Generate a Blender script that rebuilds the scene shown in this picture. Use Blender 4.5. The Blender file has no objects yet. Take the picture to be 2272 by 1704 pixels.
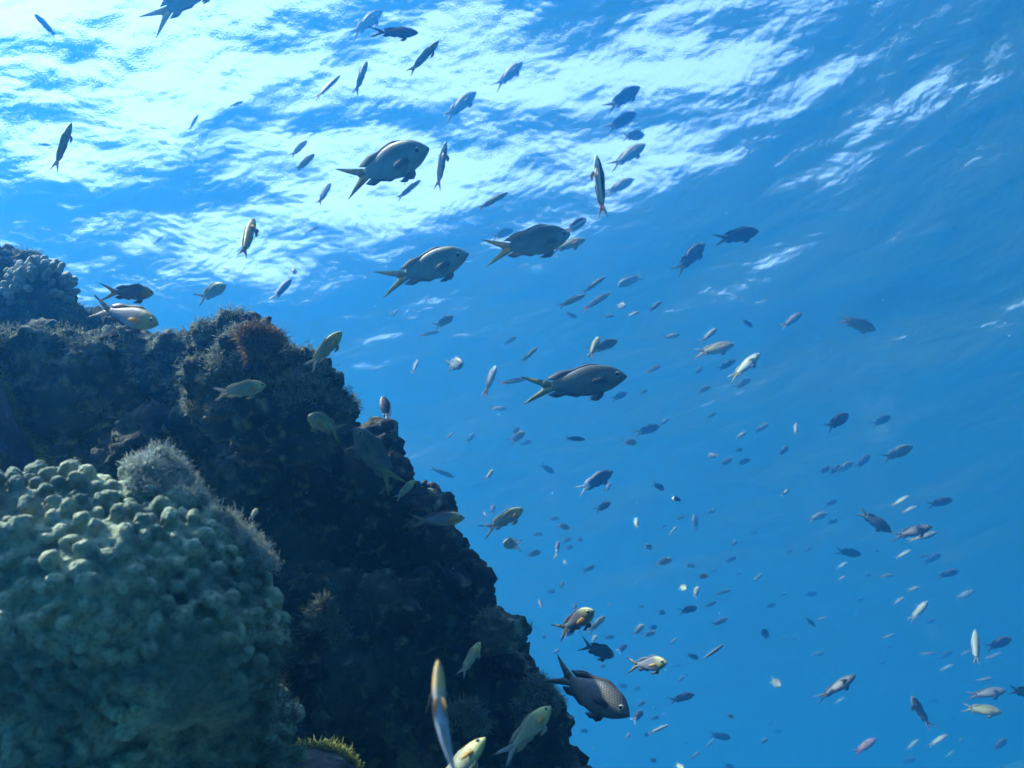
import bpy, bmesh, math, random
import numpy as np
from mathutils import Vector, Matrix, noise, Quaternion

random.seed(7)
R = math.radians
SC = bpy.context.scene
COL = SC.collection

# ------------------------------------------------------------------ camera
PITCH, ROLL, HFOV = R(27), R(13), R(50)
right0, fwd = Vector((1, 0, 0)), Vector((0, math.cos(PITCH), math.sin(PITCH)))
up0 = Vector((0, -math.sin(PITCH), math.cos(PITCH)))
RIGHT = right0 * math.cos(ROLL) - up0 * math.sin(ROLL)
UP = up0 * math.cos(ROLL) + right0 * math.sin(ROLL)
FWD = fwd
cam_d = bpy.data.cameras.new('camera')
cam = bpy.data.objects.new('camera', cam_d)
COL.objects.link(cam)
m3 = Matrix((RIGHT, UP, -FWD)).transposed()
cam.matrix_world = m3.to_4x4()
cam_d.sensor_width = 36
cam_d.lens = 18 / math.tan(HFOV / 2)
cam_d.clip_start, cam_d.clip_end = 0.02, 500
cam_d.dof.use_dof = True
cam_d.dof.focus_distance = 1.2
cam_d.dof.aperture_fstop = 17
SC.camera = cam
W_, H_ = 2272.0, 1704.0                      # size of the photograph
F_ = W_ / 2 / math.tan(HFOV / 2)


def at(px, py, d):
    """a point of the place seen at photo pixel px, py at distance d along the view axis"""
    return RIGHT * ((px - W_ / 2) / F_ * d) + UP * (-(py - H_ / 2) / F_ * d) + FWD * d


# ------------------------------------------------------------------ sky, sun, exposure
SUN_E, SUN_A = R(61), R(-87)
world = bpy.data.worlds.new('World')
SC.world = world
world.use_nodes = True
wn = world.node_tree
sky = wn.nodes.new('ShaderNodeTexSky')
sky.sky_type = 'NISHITA'
sky.sun_disc = False
sky.sun_elevation, sky.sun_rotation = SUN_E, SUN_A
wn.links.new(sky.outputs[0], wn.nodes['Background'].inputs[0])
wn.nodes['Background'].inputs[1].default_value = 0.15
sun_d = bpy.data.lights.new('sun', 'SUN')
sun_d.energy, sun_d.angle, sun_d.color = 3.8, R(0.5), (1, 0.96, 0.88)
sun = bpy.data.objects.new('sun', sun_d)
COL.objects.link(sun)
S_DIR = Vector((math.sin(SUN_A) * math.cos(SUN_E), math.cos(SUN_A) * math.cos(SUN_E), math.sin(SUN_E)))
sun.rotation_euler = S_DIR.to_track_quat('Z', 'Y').to_euler()
SC.view_settings.view_transform = 'Standard'
SC.view_settings.look = 'None'
SC.view_settings.gamma = 1
SC.view_settings.exposure = 2.05
SC.cycles.volume_bounces = 2
SC.cycles.max_bounces = 8
SC.cycles.transparent_max_bounces = 24
SC.cycles.use_denoising = True
SC.cycles.sample_clamp_indirect = 4

SURF_Z, BED_Z = 3.6, -9.0

# ------------------------------------------------------------------ node helpers


def mat(name):
    m = bpy.data.materials.new(name)
    m.use_nodes = True
    nt = m.node_tree
    nt.nodes.clear()
    return m, nt


def N(nt, kind, **kw):
    n = nt.nodes.new('ShaderNode' + kind)
    for k, v in kw.items():
        if k == 'ins':
            for i, val in v.items():
                n.inputs[i].default_value = val
        else:
            setattr(n, k, v)
    return n


def L(nt, a, b):
    nt.links.new(a, b)


def math_node(nt, op, a, b=None, clamp=False):
    n = N(nt, 'Math', operation=op, use_clamp=clamp)
    for i, v in enumerate((a, b)):
        if v is None:
            continue
        if isinstance(v, (int, float)):
            n.inputs[i].default_value = v
        else:
            L(nt, v, n.inputs[i])
    return n.outputs[0]


def mix_col(nt, fac, a, b):
    n = N(nt, 'Mix', data_type='RGBA')
    for sock, v in ((n.inputs[0], fac), (n.inputs[6], a), (n.inputs[7], b)):
        if isinstance(v, (int, float)):
            sock.default_value = v
        elif isinstance(v, tuple):
            sock.default_value = (*v, 1)
        else:
            L(nt, v, sock)
    return n.outputs[2]


def ramp(nt, fac, lo, hi):
    n = N(nt, 'MapRange', interpolation_type='SMOOTHSTEP')
    n.inputs[1].default_value, n.inputs[2].default_value = lo, hi
    L(nt, fac, n.inputs[0])
    return n.outputs[0]


def tag(o, label=None, cat=None, group=None, kind=None):
    for k, v in (('label', label), ('category', cat), ('group', group), ('kind', kind)):
        if v:
            o[k] = v
    return o


def link(name, me, parent=None, material=None):
    o = bpy.data.objects.new(name, me)
    COL.objects.link(o)
    if parent is not None:
        o.parent = parent
    if material is not None and me is not None:
        me.materials.clear()
        me.materials.append(material)
    return o


def empty(name, loc=(0, 0, 0)):
    o = bpy.data.objects.new(name, None)
    o.empty_display_size = 0.02
    COL.objects.link(o)
    o.location = loc
    return o


def mesh_from(name, verts, faces, smooth=True):
    me = bpy.data.meshes.new(name)
    me.from_pydata([tuple(v) for v in verts], [], faces)
    if smooth:
        me.polygons.foreach_set('use_smooth', [True] * len(me.polygons))
    me.update()
    return me


# ------------------------------------------------------------------ water surface, seen from below
def water_surface():
    n = 380
    u = np.linspace(-1, 1, n)
    s = 57 * np.sinh(3.2 * u) / math.sinh(3.2)
    X, Y = np.meshgrid(s, s + 0.0)
    Y = Y + 5.0
    rng = np.random.default_rng(3)
    Z = np.zeros_like(X)
    for i in range(40):
        lam = 0.55 * (5.5 / 0.55) ** rng.random()
        th = R(100) + rng.normal(0, 0.75)
        k = 2 * math.pi / lam
        fade = 1 / (1 + (np.hypot(X, Y - 5) / (14 * lam)) ** 4)
        Z += fade * 0.0030 * lam ** 0.9 * np.sin(k * (X * math.cos(th) + Y * math.sin(th)) + rng.random() * 6.28)
    V = np.stack([X, Y, Z + SURF_Z], -1).reshape(-1, 3)
    idx = np.arange(n * n).reshape(n, n)
    Fq = np.stack([idx[:-1, :-1], idx[:-1, 1:], idx[1:, 1:], idx[1:, :-1]], -1).reshape(-1, 4)
    me = mesh_from('water_surface', V.tolist(), Fq.tolist())
    m, nt = mat('rippled_water')
    geo = N(nt, 'NewGeometry')
    mp = N(nt, 'Mapping')
    mp.inputs['Location'].default_value = (1.2, 9.7, 0.0)
    mp.inputs['Rotation'].default_value = (0, 0, R(-8))
    mp.inputs['Scale'].default_value = (0.95, 1.0, 1)
    L(nt, geo.outputs['Position'], mp.inputs['Vector'])
    n1 = N(nt, 'TexNoise', ins={'Scale': 0.70, 'Detail': 3.5, 'Roughness': 0.45, 'Distortion': 0.15})
    n2 = N(nt, 'TexNoise', ins={'Scale': 3.2, 'Detail': 3.0, 'Roughness': 0.55, 'Distortion': 0.2})
    L(nt, mp.outputs[0], n1.inputs['Vector'])
    L(nt, mp.outputs[0], n2.inputs['Vector'])
    h = math_node(nt, 'ADD', math_node(nt, 'MULTIPLY', n1.outputs[0], 0.25), math_node(nt, 'MULTIPLY', n2.outputs[0], 0.031))
    n3 = N(nt, 'TexNoise', ins={'Scale': 120.0, 'Detail': 1.0})
    L(nt, mp.outputs[0], n3.inputs['Vector'])
    h = math_node(nt, 'ADD', h, math_node(nt, 'MULTIPLY', n3.outputs[0], 0.0011))
    bp = N(nt, 'Bump', ins={'Strength': 1.0, 'Distance': 1.0})
    L(nt, h, bp.inputs['Height'])
    fr = N(nt, 'Fresnel', ins={'IOR': 1.33})
    L(nt, bp.outputs[0], fr.inputs['Normal'])
    tr = N(nt, 'BsdfTransparent')
    gl = N(nt, 'BsdfGlossy', ins={'Roughness': 0.3})
    gl.inputs['Color'].default_value = (0.95, 0.97, 1, 1)
    L(nt, bp.outputs[0], gl.inputs['Normal'])
    mx = N(nt, 'MixShader')
    L(nt, fr.outputs[0], mx.inputs[0])
    L(nt, tr.outputs[0], mx.inputs[1])
    L(nt, gl.outputs[0], mx.inputs[2])
    out = N(nt, 'OutputMaterial')
    L(nt, mx.outputs[0], out.inputs[0])
    o = link('water_surface', me, material=m)
    tag(o, kind='structure')


water_surface()


# ------------------------------------------------------------------ body of water (haze)
def haze():
    bm = bmesh.new()
    bmesh.ops.create_cube(bm, size=1)
    for v in bm.verts:
        v.co = Vector((v.co.x * 124, v.co.y * 124 + 5, (SURF_Z + 0.6) if v.co.z > 0 else BED_Z - 1.2))
    me = bpy.data.meshes.new('haze')
    bm.to_mesh(me)
    m, nt = mat('blue_water_body')
    pv = N(nt, 'VolumePrincipled')
    pv.inputs['Color'].default_value = (0.042, 0.37, 0.90, 1)
    pv.inputs['Absorption Color'].default_value = (0.07, 0.30, 0.92, 1)
    pv.inputs['Density'].default_value = 0.098
    pv.inputs['Anisotropy'].default_value = 0.85
    out = N(nt, 'OutputMaterial')
    L(nt, pv.outputs[0], out.inputs['Volume'])
    o = link('haze', me, material=m)
    tag(o, kind='stuff')


haze()

# ------------------------------------------------------------------ seabed


def seabed():
    n = 60
    s = np.linspace(-58, 58, n)
    X, Y = np.meshgrid(s, s)
    Z = np.array([noise.noise((x * 0.15, y * 0.15, 3.1)) for x, y in zip(X.ravel(), Y.ravel())]) * 0.3
    V = np.stack([X.ravel(), Y.ravel() + 5, Z + BED_Z], -1)
    idx = np.arange(n * n).reshape(n, n)
    Fq = np.stack([idx[:-1, :-1], idx[:-1, 1:], idx[1:, 1:], idx[1:, :-1]], -1).reshape(-1, 4)
    m, nt = mat('coral_sand')
    b = N(nt, 'BsdfPrincipled', ins={'Roughness': 0.9})
    geo = N(nt, 'NewGeometry')
    t = N(nt, 'TexNoise', ins={'Scale': 0.6, 'Detail': 6.0})
    L(nt, geo.outputs['Position'], t.inputs['Vector'])
    L(nt, mix_col(nt, t.outputs[0], (0.05, 0.055, 0.05), (0.13, 0.12, 0.10)), b.inputs['Base Color'])
    L(nt, b.outputs[0], N(nt, 'OutputMaterial').inputs[0])
    tag(link('seabed', mesh_from('seabed', V.tolist(), Fq.tolist()), material=m), kind='structure')


seabed()

# ------------------------------------------------------------------ reef rock
RS = 0.65                                     # the reef stands about one metre off
K = W_ / 2212.0                              # outlines below were read off a view 2212 pixels wide


def blob_mesh(name, blobs, voxel, extra=(), rs=1.0):
    """union of ellipsoids (px, py, radius px, distance[, depth stretch]) as one closed skin"""
    bm = bmesh.new()
    for b in blobs:
        px, py, r, d = b[:4]
        d *= rs
        st = b[4] if len(b) > 4 else 1.0
        c = at(px * K, py * K, d)
        rad = r * K / F_ * d
        M = Matrix((RIGHT, UP, -FWD)).transposed() @ Matrix.Diagonal((rad, rad, rad * st))
        M = Matrix.Translation(c) @ M.to_4x4()
        bmesh.ops.create_icosphere(bm, subdivisions=4, radius=1, matrix=M)
    for c, rx, ry, rz in extra:
        bmesh.ops.create_icosphere(bm, subdivisions=4, radius=1,
                                   matrix=Matrix.Translation(c) @ Matrix.Diagonal((rx, ry, rz, 1)))
    me = bpy.data.meshes.new(name)
    bm.to_mesh(me)
    bm.free()
    o = bpy.data.objects.new(name, me)
    COL.objects.link(o)
    md = o.modifiers.new('r', 'REMESH')
    md.mode, md.voxel_size, md.use_smooth_shade = 'VOXEL', voxel, True
    sm = o.modifiers.new('s', 'SMOOTH')
    sm.iterations, sm.factor = 4, 0.5
    dg = bpy.context.evaluated_depsgraph_get()
    out = bpy.data.meshes.new_from_object(o.evaluated_get(dg))
    bpy.data.objects.remove(o)
    bpy.data.meshes.remove(me)
    out.name = name
    return out


def get_co(me):
    a = np.empty(len(me.vertices) * 3, np.float32)
    me.vertices.foreach_get('co', a)
    b = np.empty(len(me.vertices) * 3, np.float32)
    me.vertices.foreach_get('normal', b)
    return a.reshape(-1, 3), b.reshape(-1, 3)


def displace(me, layers, seed=0.0):
    """layers of (amplitude m, size m, kind)"""
    for amp, size, kind in layers:
        co, no = get_co(me)
        f = 1.0 / size
        h = np.empty(len(co), np.float32)
        off = Vector((seed * 3.1, seed * 1.7, seed * 2.3))
        for i, c in enumerate(co):
            p = Vector(c.tolist()) * f + off
            if kind == 'ridge':
                h[i] = noise.ridged_multi_fractal(p, 0.9, 2.1, 3, 1.0, 2.0) - 1.2
            elif kind == 'cell':
                h[i] = 0.5 - noise.voronoi(p)[0][0]
            elif kind == 'knob':
                v = noise.voronoi(p)[0]
                h[i] = min(1.0, (v[1] - v[0]) * 2.2) - 0.4
            else:
                h[i] = noise.fractal(p, 0.8, 2.0, 4)
        co = co + no * (h * amp)[:, None]
        me.vertices.foreach_set('co', co.ravel())
        me.update()
    me.polygons.foreach_set('use_smooth', [True] * len(me.polygons))


def reef_material(name, dark, mid, light, patch, bump=0.012, sc=1.0):
    m, nt = mat(name)
    sc = sc / RS
    bump *= RS
    b = N(nt, 'BsdfPrincipled', ins={'Roughness': 0.92})
    b.inputs['Specular IOR Level'].default_value = 0.15
    geo = N(nt, 'NewGeometry')
    pos = geo.outputs['Position']

    def nz(scale, det=5.0, kind='TexNoise', **kw):
        n = N(nt, kind)
        n.inputs['Scale'].default_value = scale * sc
        if 'Detail' in n.inputs:
            n.inputs['Detail'].default_value = det
        L(nt, pos, n.inputs['Vector'])
        return n.outputs[0]
    a, c, d = nz(9), nz(45, 8), nz(4, 3)
    v = nz(60, 0, 'TexVoronoi')
    col = mix_col(nt, ramp(nt, a, 0.35, 0.65), dark, mid)
    col = mix_col(nt, ramp(nt, c, 0.53, 0.75), col, light)
    col = mix_col(nt, math_node(nt, 'MULTIPLY', ramp(nt, d, 0.56, 0.66), ramp(nt, c, 0.4, 0.6)), col, patch)
    L(nt, col, b.inputs['Base Color'])
    h = math_node(nt, 'ADD', math_node(nt, 'MULTIPLY', c, 1.0), math_node(nt, 'MULTIPLY', v, 0.35))
    h = math_node(nt, 'ADD', h, math_node(nt, 'MULTIPLY', nz(160, 4), 0.25))
    bp = N(nt, 'Bump', ins={'Strength': 1.0, 'Distance': bump})
    L(nt, h, bp.inputs['Height'])
    L(nt, bp.outputs[0], b.inputs['Normal'])
    L(nt, b.outputs[0], N(nt, 'OutputMaterial').inputs[0])
    return m


def simple_mat(name, col, rough=0.7, trans=0.0, var=None, vscale=80, bump=0.0):
    m, nt = mat(name)
    b = N(nt, 'BsdfPrincipled', ins={'Roughness': rough})
    b.inputs['Specular IOR Level'].default_value = 0.25
    out = N(nt, 'OutputMaterial')
    if var:
        tc = N(nt, 'TexCoord')
        t = N(nt, 'TexNoise', ins={'Scale': vscale, 'Detail': 4.0})
        L(nt, tc.outputs['Object'], t.inputs['Vector'])
        L(nt, mix_col(nt, ramp(nt, t.outputs[0], 0.35, 0.65), col, var), b.inputs['Base Color'])
        if bump:
            bp = N(nt, 'Bump', ins={'Strength': 1.0, 'Distance': bump})
            L(nt, t.outputs[0], bp.inputs['Height'])
            L(nt, bp.outputs[0], b.inputs['Normal'])
    else:
        b.inputs['Base Color'].default_value = (*col, 1)
    if trans:
        tl = N(nt, 'BsdfTranslucent')
        tl.inputs[0].default_value = (*col, 1)
        mx = N(nt, 'MixShader', ins={0: trans})
        L(nt, b.outputs[0], mx.inputs[1])
        L(nt, tl.outputs[0], mx.inputs[2])
        L(nt, mx.outputs[0], out.inputs[0])
    else:
        L(nt, b.outputs[0], out.inputs[0])
    return m


def tufts(name, me, count, length, rad, pick, rng, lean=0.5, clump=0.0):
    """short tapering blades growing out of the skin where pick(co, no) is true"""
    co, no = get_co(me)
    sel = np.nonzero(pick(co, no))[0]
    V, Fc = [], []
    if len(sel) == 0:
        sel = np.arange(len(co))
    for _ in range(count):
        i = int(rng.choice(sel))
        c, nrm = Vector(co[i].tolist()), Vector(no[i].tolist())
        if clump and noise.noise(c * (1 / clump)) < -0.02:
            continue
        c = c + Vector(rng.normal(0, 0.002, 3).tolist())
        d = (nrm + Vector(rng.normal(0, lean, 3).tolist())).normalized()
        ln = length * (0.4 + rng.random())
        s = d.orthogonal().normalized()
        t = d.cross(s)
        bend = Vector(rng.normal(0, 0.35, 3).tolist()) * ln
        b0 = len(V)
        r = rad * (0.6 + 0.8 * rng.random())
        for k, (f, rr) in enumerate(((-0.15, 1.0), (0.55, 0.75))):
            cc = c + d * ln * f + bend * max(f, 0) ** 2
            for a in (0, 2.094, 4.189):
                V.append(cc + (s * math.cos(a) + t * math.sin(a)) * r * rr)
        V.append(c + d * ln + bend)
        for a in range(3):
            e = (a + 1) % 3
            Fc.append((b0 + a, b0 + e, b0 + 3 + e, b0 + 3 + a))
            Fc.append((b0 + 3 + a, b0 + 3 + e, b0 + 6))
        Fc.append((b0 + 2, b0 + 1, b0))
    return mesh_from(name, V, Fc)


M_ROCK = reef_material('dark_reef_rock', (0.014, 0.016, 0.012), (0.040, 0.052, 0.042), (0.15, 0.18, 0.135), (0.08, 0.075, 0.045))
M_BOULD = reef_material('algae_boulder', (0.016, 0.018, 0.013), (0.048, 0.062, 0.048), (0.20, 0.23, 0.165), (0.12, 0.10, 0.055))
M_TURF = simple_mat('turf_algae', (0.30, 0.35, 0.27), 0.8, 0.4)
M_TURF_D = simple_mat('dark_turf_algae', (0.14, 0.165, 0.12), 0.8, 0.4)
rng = np.random.default_rng(11)


def upish(co, no):
    return (no[:, 2] > 0.15)


def facing(thr=-0.25):
    f = np.array(FWD)
    return lambda co, no: (no @ f < 0.35) & (no[:, 2] > thr)


def rock(name, label, cat, blobs, voxel, layers, material, seed, turf=1500, tl=0.0065, structure=False, extra=(), group=None):
    me = blob_mesh(name, blobs, voxel * RS, extra, RS)
    displace(me, [(a * RS, b * RS, c) for a, b, c in layers], seed)
    o = link(name, me, material=material)
    if structure:
        tag(o, kind='structure')
    else:
        tag(o, label, cat, group)
    if turf:
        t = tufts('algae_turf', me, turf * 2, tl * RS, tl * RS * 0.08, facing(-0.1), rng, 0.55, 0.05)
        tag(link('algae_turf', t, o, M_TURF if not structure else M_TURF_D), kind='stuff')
    return o


# main slope, carried down to the seabed
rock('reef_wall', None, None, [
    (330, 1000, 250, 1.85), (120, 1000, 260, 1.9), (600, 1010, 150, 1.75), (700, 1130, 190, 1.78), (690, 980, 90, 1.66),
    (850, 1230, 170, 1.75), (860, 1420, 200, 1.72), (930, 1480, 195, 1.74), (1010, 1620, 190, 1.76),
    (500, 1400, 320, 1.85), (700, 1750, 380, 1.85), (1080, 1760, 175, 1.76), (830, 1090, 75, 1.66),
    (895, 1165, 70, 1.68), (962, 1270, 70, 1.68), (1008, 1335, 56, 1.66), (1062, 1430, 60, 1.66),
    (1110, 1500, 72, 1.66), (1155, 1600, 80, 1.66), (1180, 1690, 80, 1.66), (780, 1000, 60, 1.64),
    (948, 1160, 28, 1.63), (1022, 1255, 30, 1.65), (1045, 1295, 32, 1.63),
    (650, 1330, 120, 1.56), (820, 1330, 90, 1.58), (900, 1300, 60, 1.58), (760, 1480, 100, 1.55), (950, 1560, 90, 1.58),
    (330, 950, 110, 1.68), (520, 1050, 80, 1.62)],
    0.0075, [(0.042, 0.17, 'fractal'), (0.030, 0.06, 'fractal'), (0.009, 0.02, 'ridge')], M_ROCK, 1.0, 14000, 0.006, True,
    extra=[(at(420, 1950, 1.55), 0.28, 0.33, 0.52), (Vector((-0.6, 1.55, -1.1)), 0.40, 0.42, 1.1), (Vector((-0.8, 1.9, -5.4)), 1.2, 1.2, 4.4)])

L_ROCK = [(0.034, 0.10, 'fractal'), (0.012, 0.035, 'fractal'), (0.006, 0.014, 'ridge')]
rock('reef_boulder', 'large round dark boulder with a shaggy algae edge at the crest of the reef', 'rock', [
    (560, 840, 140, 1.5), (630, 860, 118, 1.48), (500, 800, 100, 1.5), (680, 890, 68, 1.47), (455, 775, 72, 1.5), (560, 765, 70, 1.5)],
    0.0055, L_ROCK, M_BOULD, 2.0, 5200)
rock('reef_boulder', 'dark square-topped boulder below the knobby coral at the left edge', 'rock', [
    (90, 870, 150, 1.42), (40, 810, 100, 1.4), (155, 800, 82, 1.42), (180, 890, 60, 1.4), (90, 785, 68, 1.42)],
    0.0055, L_ROCK, M_BOULD, 3.0, 3200)
rock('reef_ridge', 'pale humped rock ridge between the square-topped and the round boulder', 'rock', [
    (300, 830, 95, 1.75), (380, 820, 88, 1.76), (250, 800, 70, 1.74), (330, 880, 100, 1.72), (420, 900, 90, 1.7)],
    0.0055, L_ROCK, M_BOULD, 4.0, 2600)
rock('reef_outcrop', 'rear sloping outcrop at the left edge that carries the knobby coral', 'rock', [
    (0, 660, 115, 2.1), (80, 690, 95, 2.08), (140, 720, 70, 2.05), (30, 600, 55, 2.1)],
    0.0065, L_ROCK, M_BOULD, 5.0, 2600)
rock('reef_outcrop', 'low rear rock spur just behind the large fish with a yellow cheek', 'rock', [
    (215, 740, 58, 2.15), (270, 790, 70, 2.1), (200, 690, 28, 2.15), (235, 715, 34, 2.15)],
    0.0065, L_ROCK, M_BOULD, 6.0, 1500)
rock('reef_rock', 'small pale-topped rock knob jutting right beside the dark fish at the wall', 'rock', [
    (855, 1010, 34, 1.6), (830, 1030, 36, 1.6), (870, 1018, 18, 1.59)], 0.004, [(0.010, 0.04, 'fractal'), (0.005, 0.014, 'ridge')], M_BOULD, 7.0, 700, 0.006)
rock('reef_rock', 'blunt rock horn on the wall edge, above the level blue-grey fish with yellow flecks', 'rock', [
    (945, 1105, 38, 1.62), (960, 1085, 22, 1.62), (925, 1125, 40, 1.62)], 0.004, [(0.010, 0.04, 'fractal'), (0.005, 0.014, 'ridge')], M_BOULD, 8.0, 700, 0.006)
rock('reef_rock', 'round rock knob hanging out from the wall over open water', 'rock', [
    (1090, 1372, 44, 1.6), (1060, 1370, 46, 1.6), (1110, 1362, 28, 1.6)], 0.004, [(0.010, 0.04, 'fractal'), (0.005, 0.014, 'ridge')], M_BOULD, 9.0, 900, 0.006)
rock('reef_rock', 'lowest rock knob of the wall edge, behind the tail of the big diving fish', 'rock', [
    (1160, 1520, 52, 1.62), (1185, 1545, 36, 1.61)], 0.004, [(0.010, 0.04, 'fractal'), (0.005, 0.014, 'ridge')], M_BOULD, 10.0, 900, 0.006)


# ------------------------------------------------------------------ knobby branching coral on the rear outcrop
def finger(bm, base, d, ln, r, seg=9):
    """a blunt tapering coral finger"""
    s = d.orthogonal().normalized()
    t = d.cross(s)
    rings = []
    for f, rr in ((-0.2, 0.9), (0.2, 1.0), (0.55, 0.98), (0.8, 0.85), (0.94, 0.55)):
        c = base + d * ln * f
        rings.append([bm.verts.new(c + (s * math.cos(k * 6.2832 / seg) + t * math.sin(k * 6.2832 / seg)) * r * rr * (1 + 0.12 * math.sin(3 * k + 9 * f))) for k in range(seg)])
    top = bm.verts.new(base + d * ln)
    for a, b in zip(rings, rings[1:]):
        for k in range(seg):
            bm.faces.new((a[k], a[(k + 1) % seg], b[(k + 1) % seg], b[k]))
    for k in range(seg):
        bm.faces.new((rings[-1][k], rings[-1][(k + 1) % seg], top))


def knob_coral():
    root = empty('branching_coral', at(85 * K, 630 * K, 2.0 * RS))
    tag(root, 'pale knobby branching coral perched on the rear outcrop at upper left', 'coral')
    inv = root.location
    bm = bmesh.new()
    rg = random.Random(4)
    base_c = at(85 * K, 625 * K, 2.02 * RS) - inv
    rr = 52 * K / F_ * 2.0 * RS
    for i in range(150):
        d = Vector((rg.gauss(0, 1), rg.gauss(0, 1), rg.gauss(0.3, 0.8))).normalized()
        p = base_c + Vector((d.x * rr * 1.15, d.y * rr * 1.15, d.z * rr * 0.95))
        finger(bm, p, (d + Vector((0, 0, 0.35))).normalized(), rr * rg.uniform(0.28, 0.5), rr * rg.uniform(0.12, 0.17))
    me = bpy.data.meshes.new('branch_tips')
    bm.to_mesh(me)
    bm.free()
    me.polygons.foreach_set('use_smooth', [True] * len(me.polygons))
    link('branch_tips', me, root, simple_mat('pale_coral', (0.30, 0.32, 0.24), 0.85, 0, (0.17, 0.19, 0.14), 60, 0.002))
    bm = bmesh.new()
    bmesh.ops.create_icosphere(bm, subdivisions=3, radius=rr * 1.05, matrix=Matrix.Translation(base_c))
    me = bpy.data.meshes.new('coral_core')
    bm.to_mesh(me)
    bm.free()
    me.polygons.foreach_set('use_smooth', [True] * len(me.polygons))
    link('coral_core', me, root, M_ROCK)


knob_coral()


# ------------------------------------------------------------------ big knobbly coral head in the foreground
def foreground_coral():
    root = empty('coral_head', at(250 * K, 1660 * K, 0.66))
    tag(root, 'big out-of-focus knobbly coral head filling the lower left corner', 'coral')
    blobs = [(190, 1320, 285, 0.66), (350, 1350, 235, 0.66), (130, 1640, 385, 0.71), (390, 1600, 215, 0.70),
             (30, 1210, 150, 0.64), (425, 1250, 112, 0.66), (330, 1105, 105, 0.68), (495, 1420, 78, 0.66), (520, 1550, 64, 0.67), (560, 1640, 66, 0.69)]
    me = blob_mesh('skeleton', blobs, 0.0042)
    displace(me, [(0.013, 0.06, 'fractal'), (0.004, 0.02, 'fractal')], 12.0)
    co, no = get_co(me)
    inv = root.location
    m, nt = mat('knobbly_coral')
    b = N(nt, 'BsdfPrincipled', ins={'Roughness': 0.85})
    b.inputs['Specular IOR Level'].default_value = 0.2
    geo = N(nt, 'NewGeometry')
    t1 = N(nt, 'TexNoise', ins={'Scale': 22, 'Detail': 4.0})
    t2 = N(nt, 'TexNoise', ins={'Scale': 300, 'Detail': 3.0})
    for t in (t1, t2):
        L(nt, geo.outputs['Position'], t.inputs['Vector'])
    c = mix_col(nt, ramp(nt, t1.outputs[0], 0.38, 0.62), (0.10, 0.14, 0.10), (0.27, 0.31, 0.20))
    c = mix_col(nt, math_node(nt, 'MULTIPLY', ramp(nt, t2.outputs[0], 0.45, 0.7), 0.6), c, (0.07, 0.075, 0.05))
    L(nt, c, b.inputs['Base Color'])
    bp = N(nt, 'Bump', ins={'Strength': 1.0, 'Distance': 0.0025})
    L(nt, t2.outputs[0], bp.inputs['Height'])
    L(nt, bp.outputs[0], b.inputs['Normal'])
    L(nt, b.outputs[0], N(nt, 'OutputMaterial').inputs[0])
    # knobs: Poisson-like picks over the skin that faces up or the open side
    pick = np.nonzero((no[:, 1] < 0.5) & (no[:, 2] > -0.85))[0]
    rg = np.random.default_rng(5)
    rg.shuffle(pick)
    chosen, grid, cell = [], {}, 0.0145
    for i in pick:
        p = co[i]
        q = tuple((p / cell).astype(int))
        rmin = 0.0092 * (0.7 + 0.6 * (0.5 + 0.5 * noise.noise(Vector(p.tolist()) * 14)))
        ok = True
        for dx in (-1, 0, 1):
            for dy in (-1, 0, 1):
                for dz in (-1, 0, 1):
                    for j in grid.get((q[0] + dx, q[1] + dy, q[2] + dz), ()):
                        if np.sum((co[j] - p) ** 2) < rmin * rmin:
                            ok = False
        if ok:
            grid.setdefault(q, []).append(i)
            chosen.append(i)
    bm = bmesh.new()
    bm.from_mesh(me)
    for i in chosen:
        c0, n0 = Vector(co[i].tolist()), Vector(no[i].tolist())
        gap = noise.noise(c0 * 22 + Vector((5, 1, 3)))
        if gap < -0.42:
            continue
        d = (n0 + Vector((0.1, 0, 0.45)) + Vector(rg.normal(0, 0.25, 3).tolist())).normalized()
        r = 0.0047 * rg.uniform(0.8, 1.3) * (1 + 0.3 * gap)
        qn = d.to_track_quat('Z', 'Y').to_matrix().to_4x4() @ Matrix.Rotation(rg.uniform(0, 6.28), 4, 'Z')
        M = Matrix.Translation(c0 + d * r * 0.6) @ qn @ Matrix.Diagonal((r * rg.uniform(0.95, 1.5), r * rg.uniform(0.8, 1.0), r * rg.uniform(0.9, 1.4), 1))
        bmesh.ops.create_icosphere(bm, subdivisions=2, radius=1, matrix=M)
    raw = bpy.data.meshes.new('colony')
    bm.to_mesh(raw)
    bm.free()
    ob = bpy.data.objects.new('colony', raw)
    COL.objects.link(ob)
    md = ob.modifiers.new('r', 'REMESH')
    md.mode, md.voxel_size = 'VOXEL', 0.00125
    sm = ob.modifiers.new('s', 'SMOOTH')
    sm.iterations, sm.factor = 2, 0.5
    kn = bpy.data.meshes.new_from_object(ob.evaluated_get(bpy.context.evaluated_depsgraph_get()))
    bpy.data.objects.remove(ob)
    kn.name = 'colony'
    displace(kn, [(0.0012, 0.012, 'fractal'), (0.0007, 0.004, 'fractal')], 3.0)
    ko = link('colony', kn, root, m)
    ko.matrix_parent_inverse = Matrix.Translation(-inv)
    # feathery fringe along the upper right shoulder
    F2 = np.array(RIGHT) * 1.0
    rel = co - np.array(inv)
    sx = (co @ np.array(RIGHT)) / (co @ np.array(FWD)) * F_ / K + 1106
    sy = -(co @ np.array(UP)) / (co @ np.array(FWD)) * F_ / K + 829.5
    kco, kno = get_co(kn)
    sx = (kco @ np.array(RIGHT)) / (kco @ np.array(FWD)) * F_ / K + 1106
    sy = -(kco @ np.array(UP)) / (kco @ np.array(FWD)) * F_ / K + 829.5
    vd = kco / np.linalg.norm(kco, axis=1)[:, None]
    nv = np.sum(kno * vd, 1)
    hull = np.hypot((sx - 330) / 330, (sy - 1330) / 380)
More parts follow.
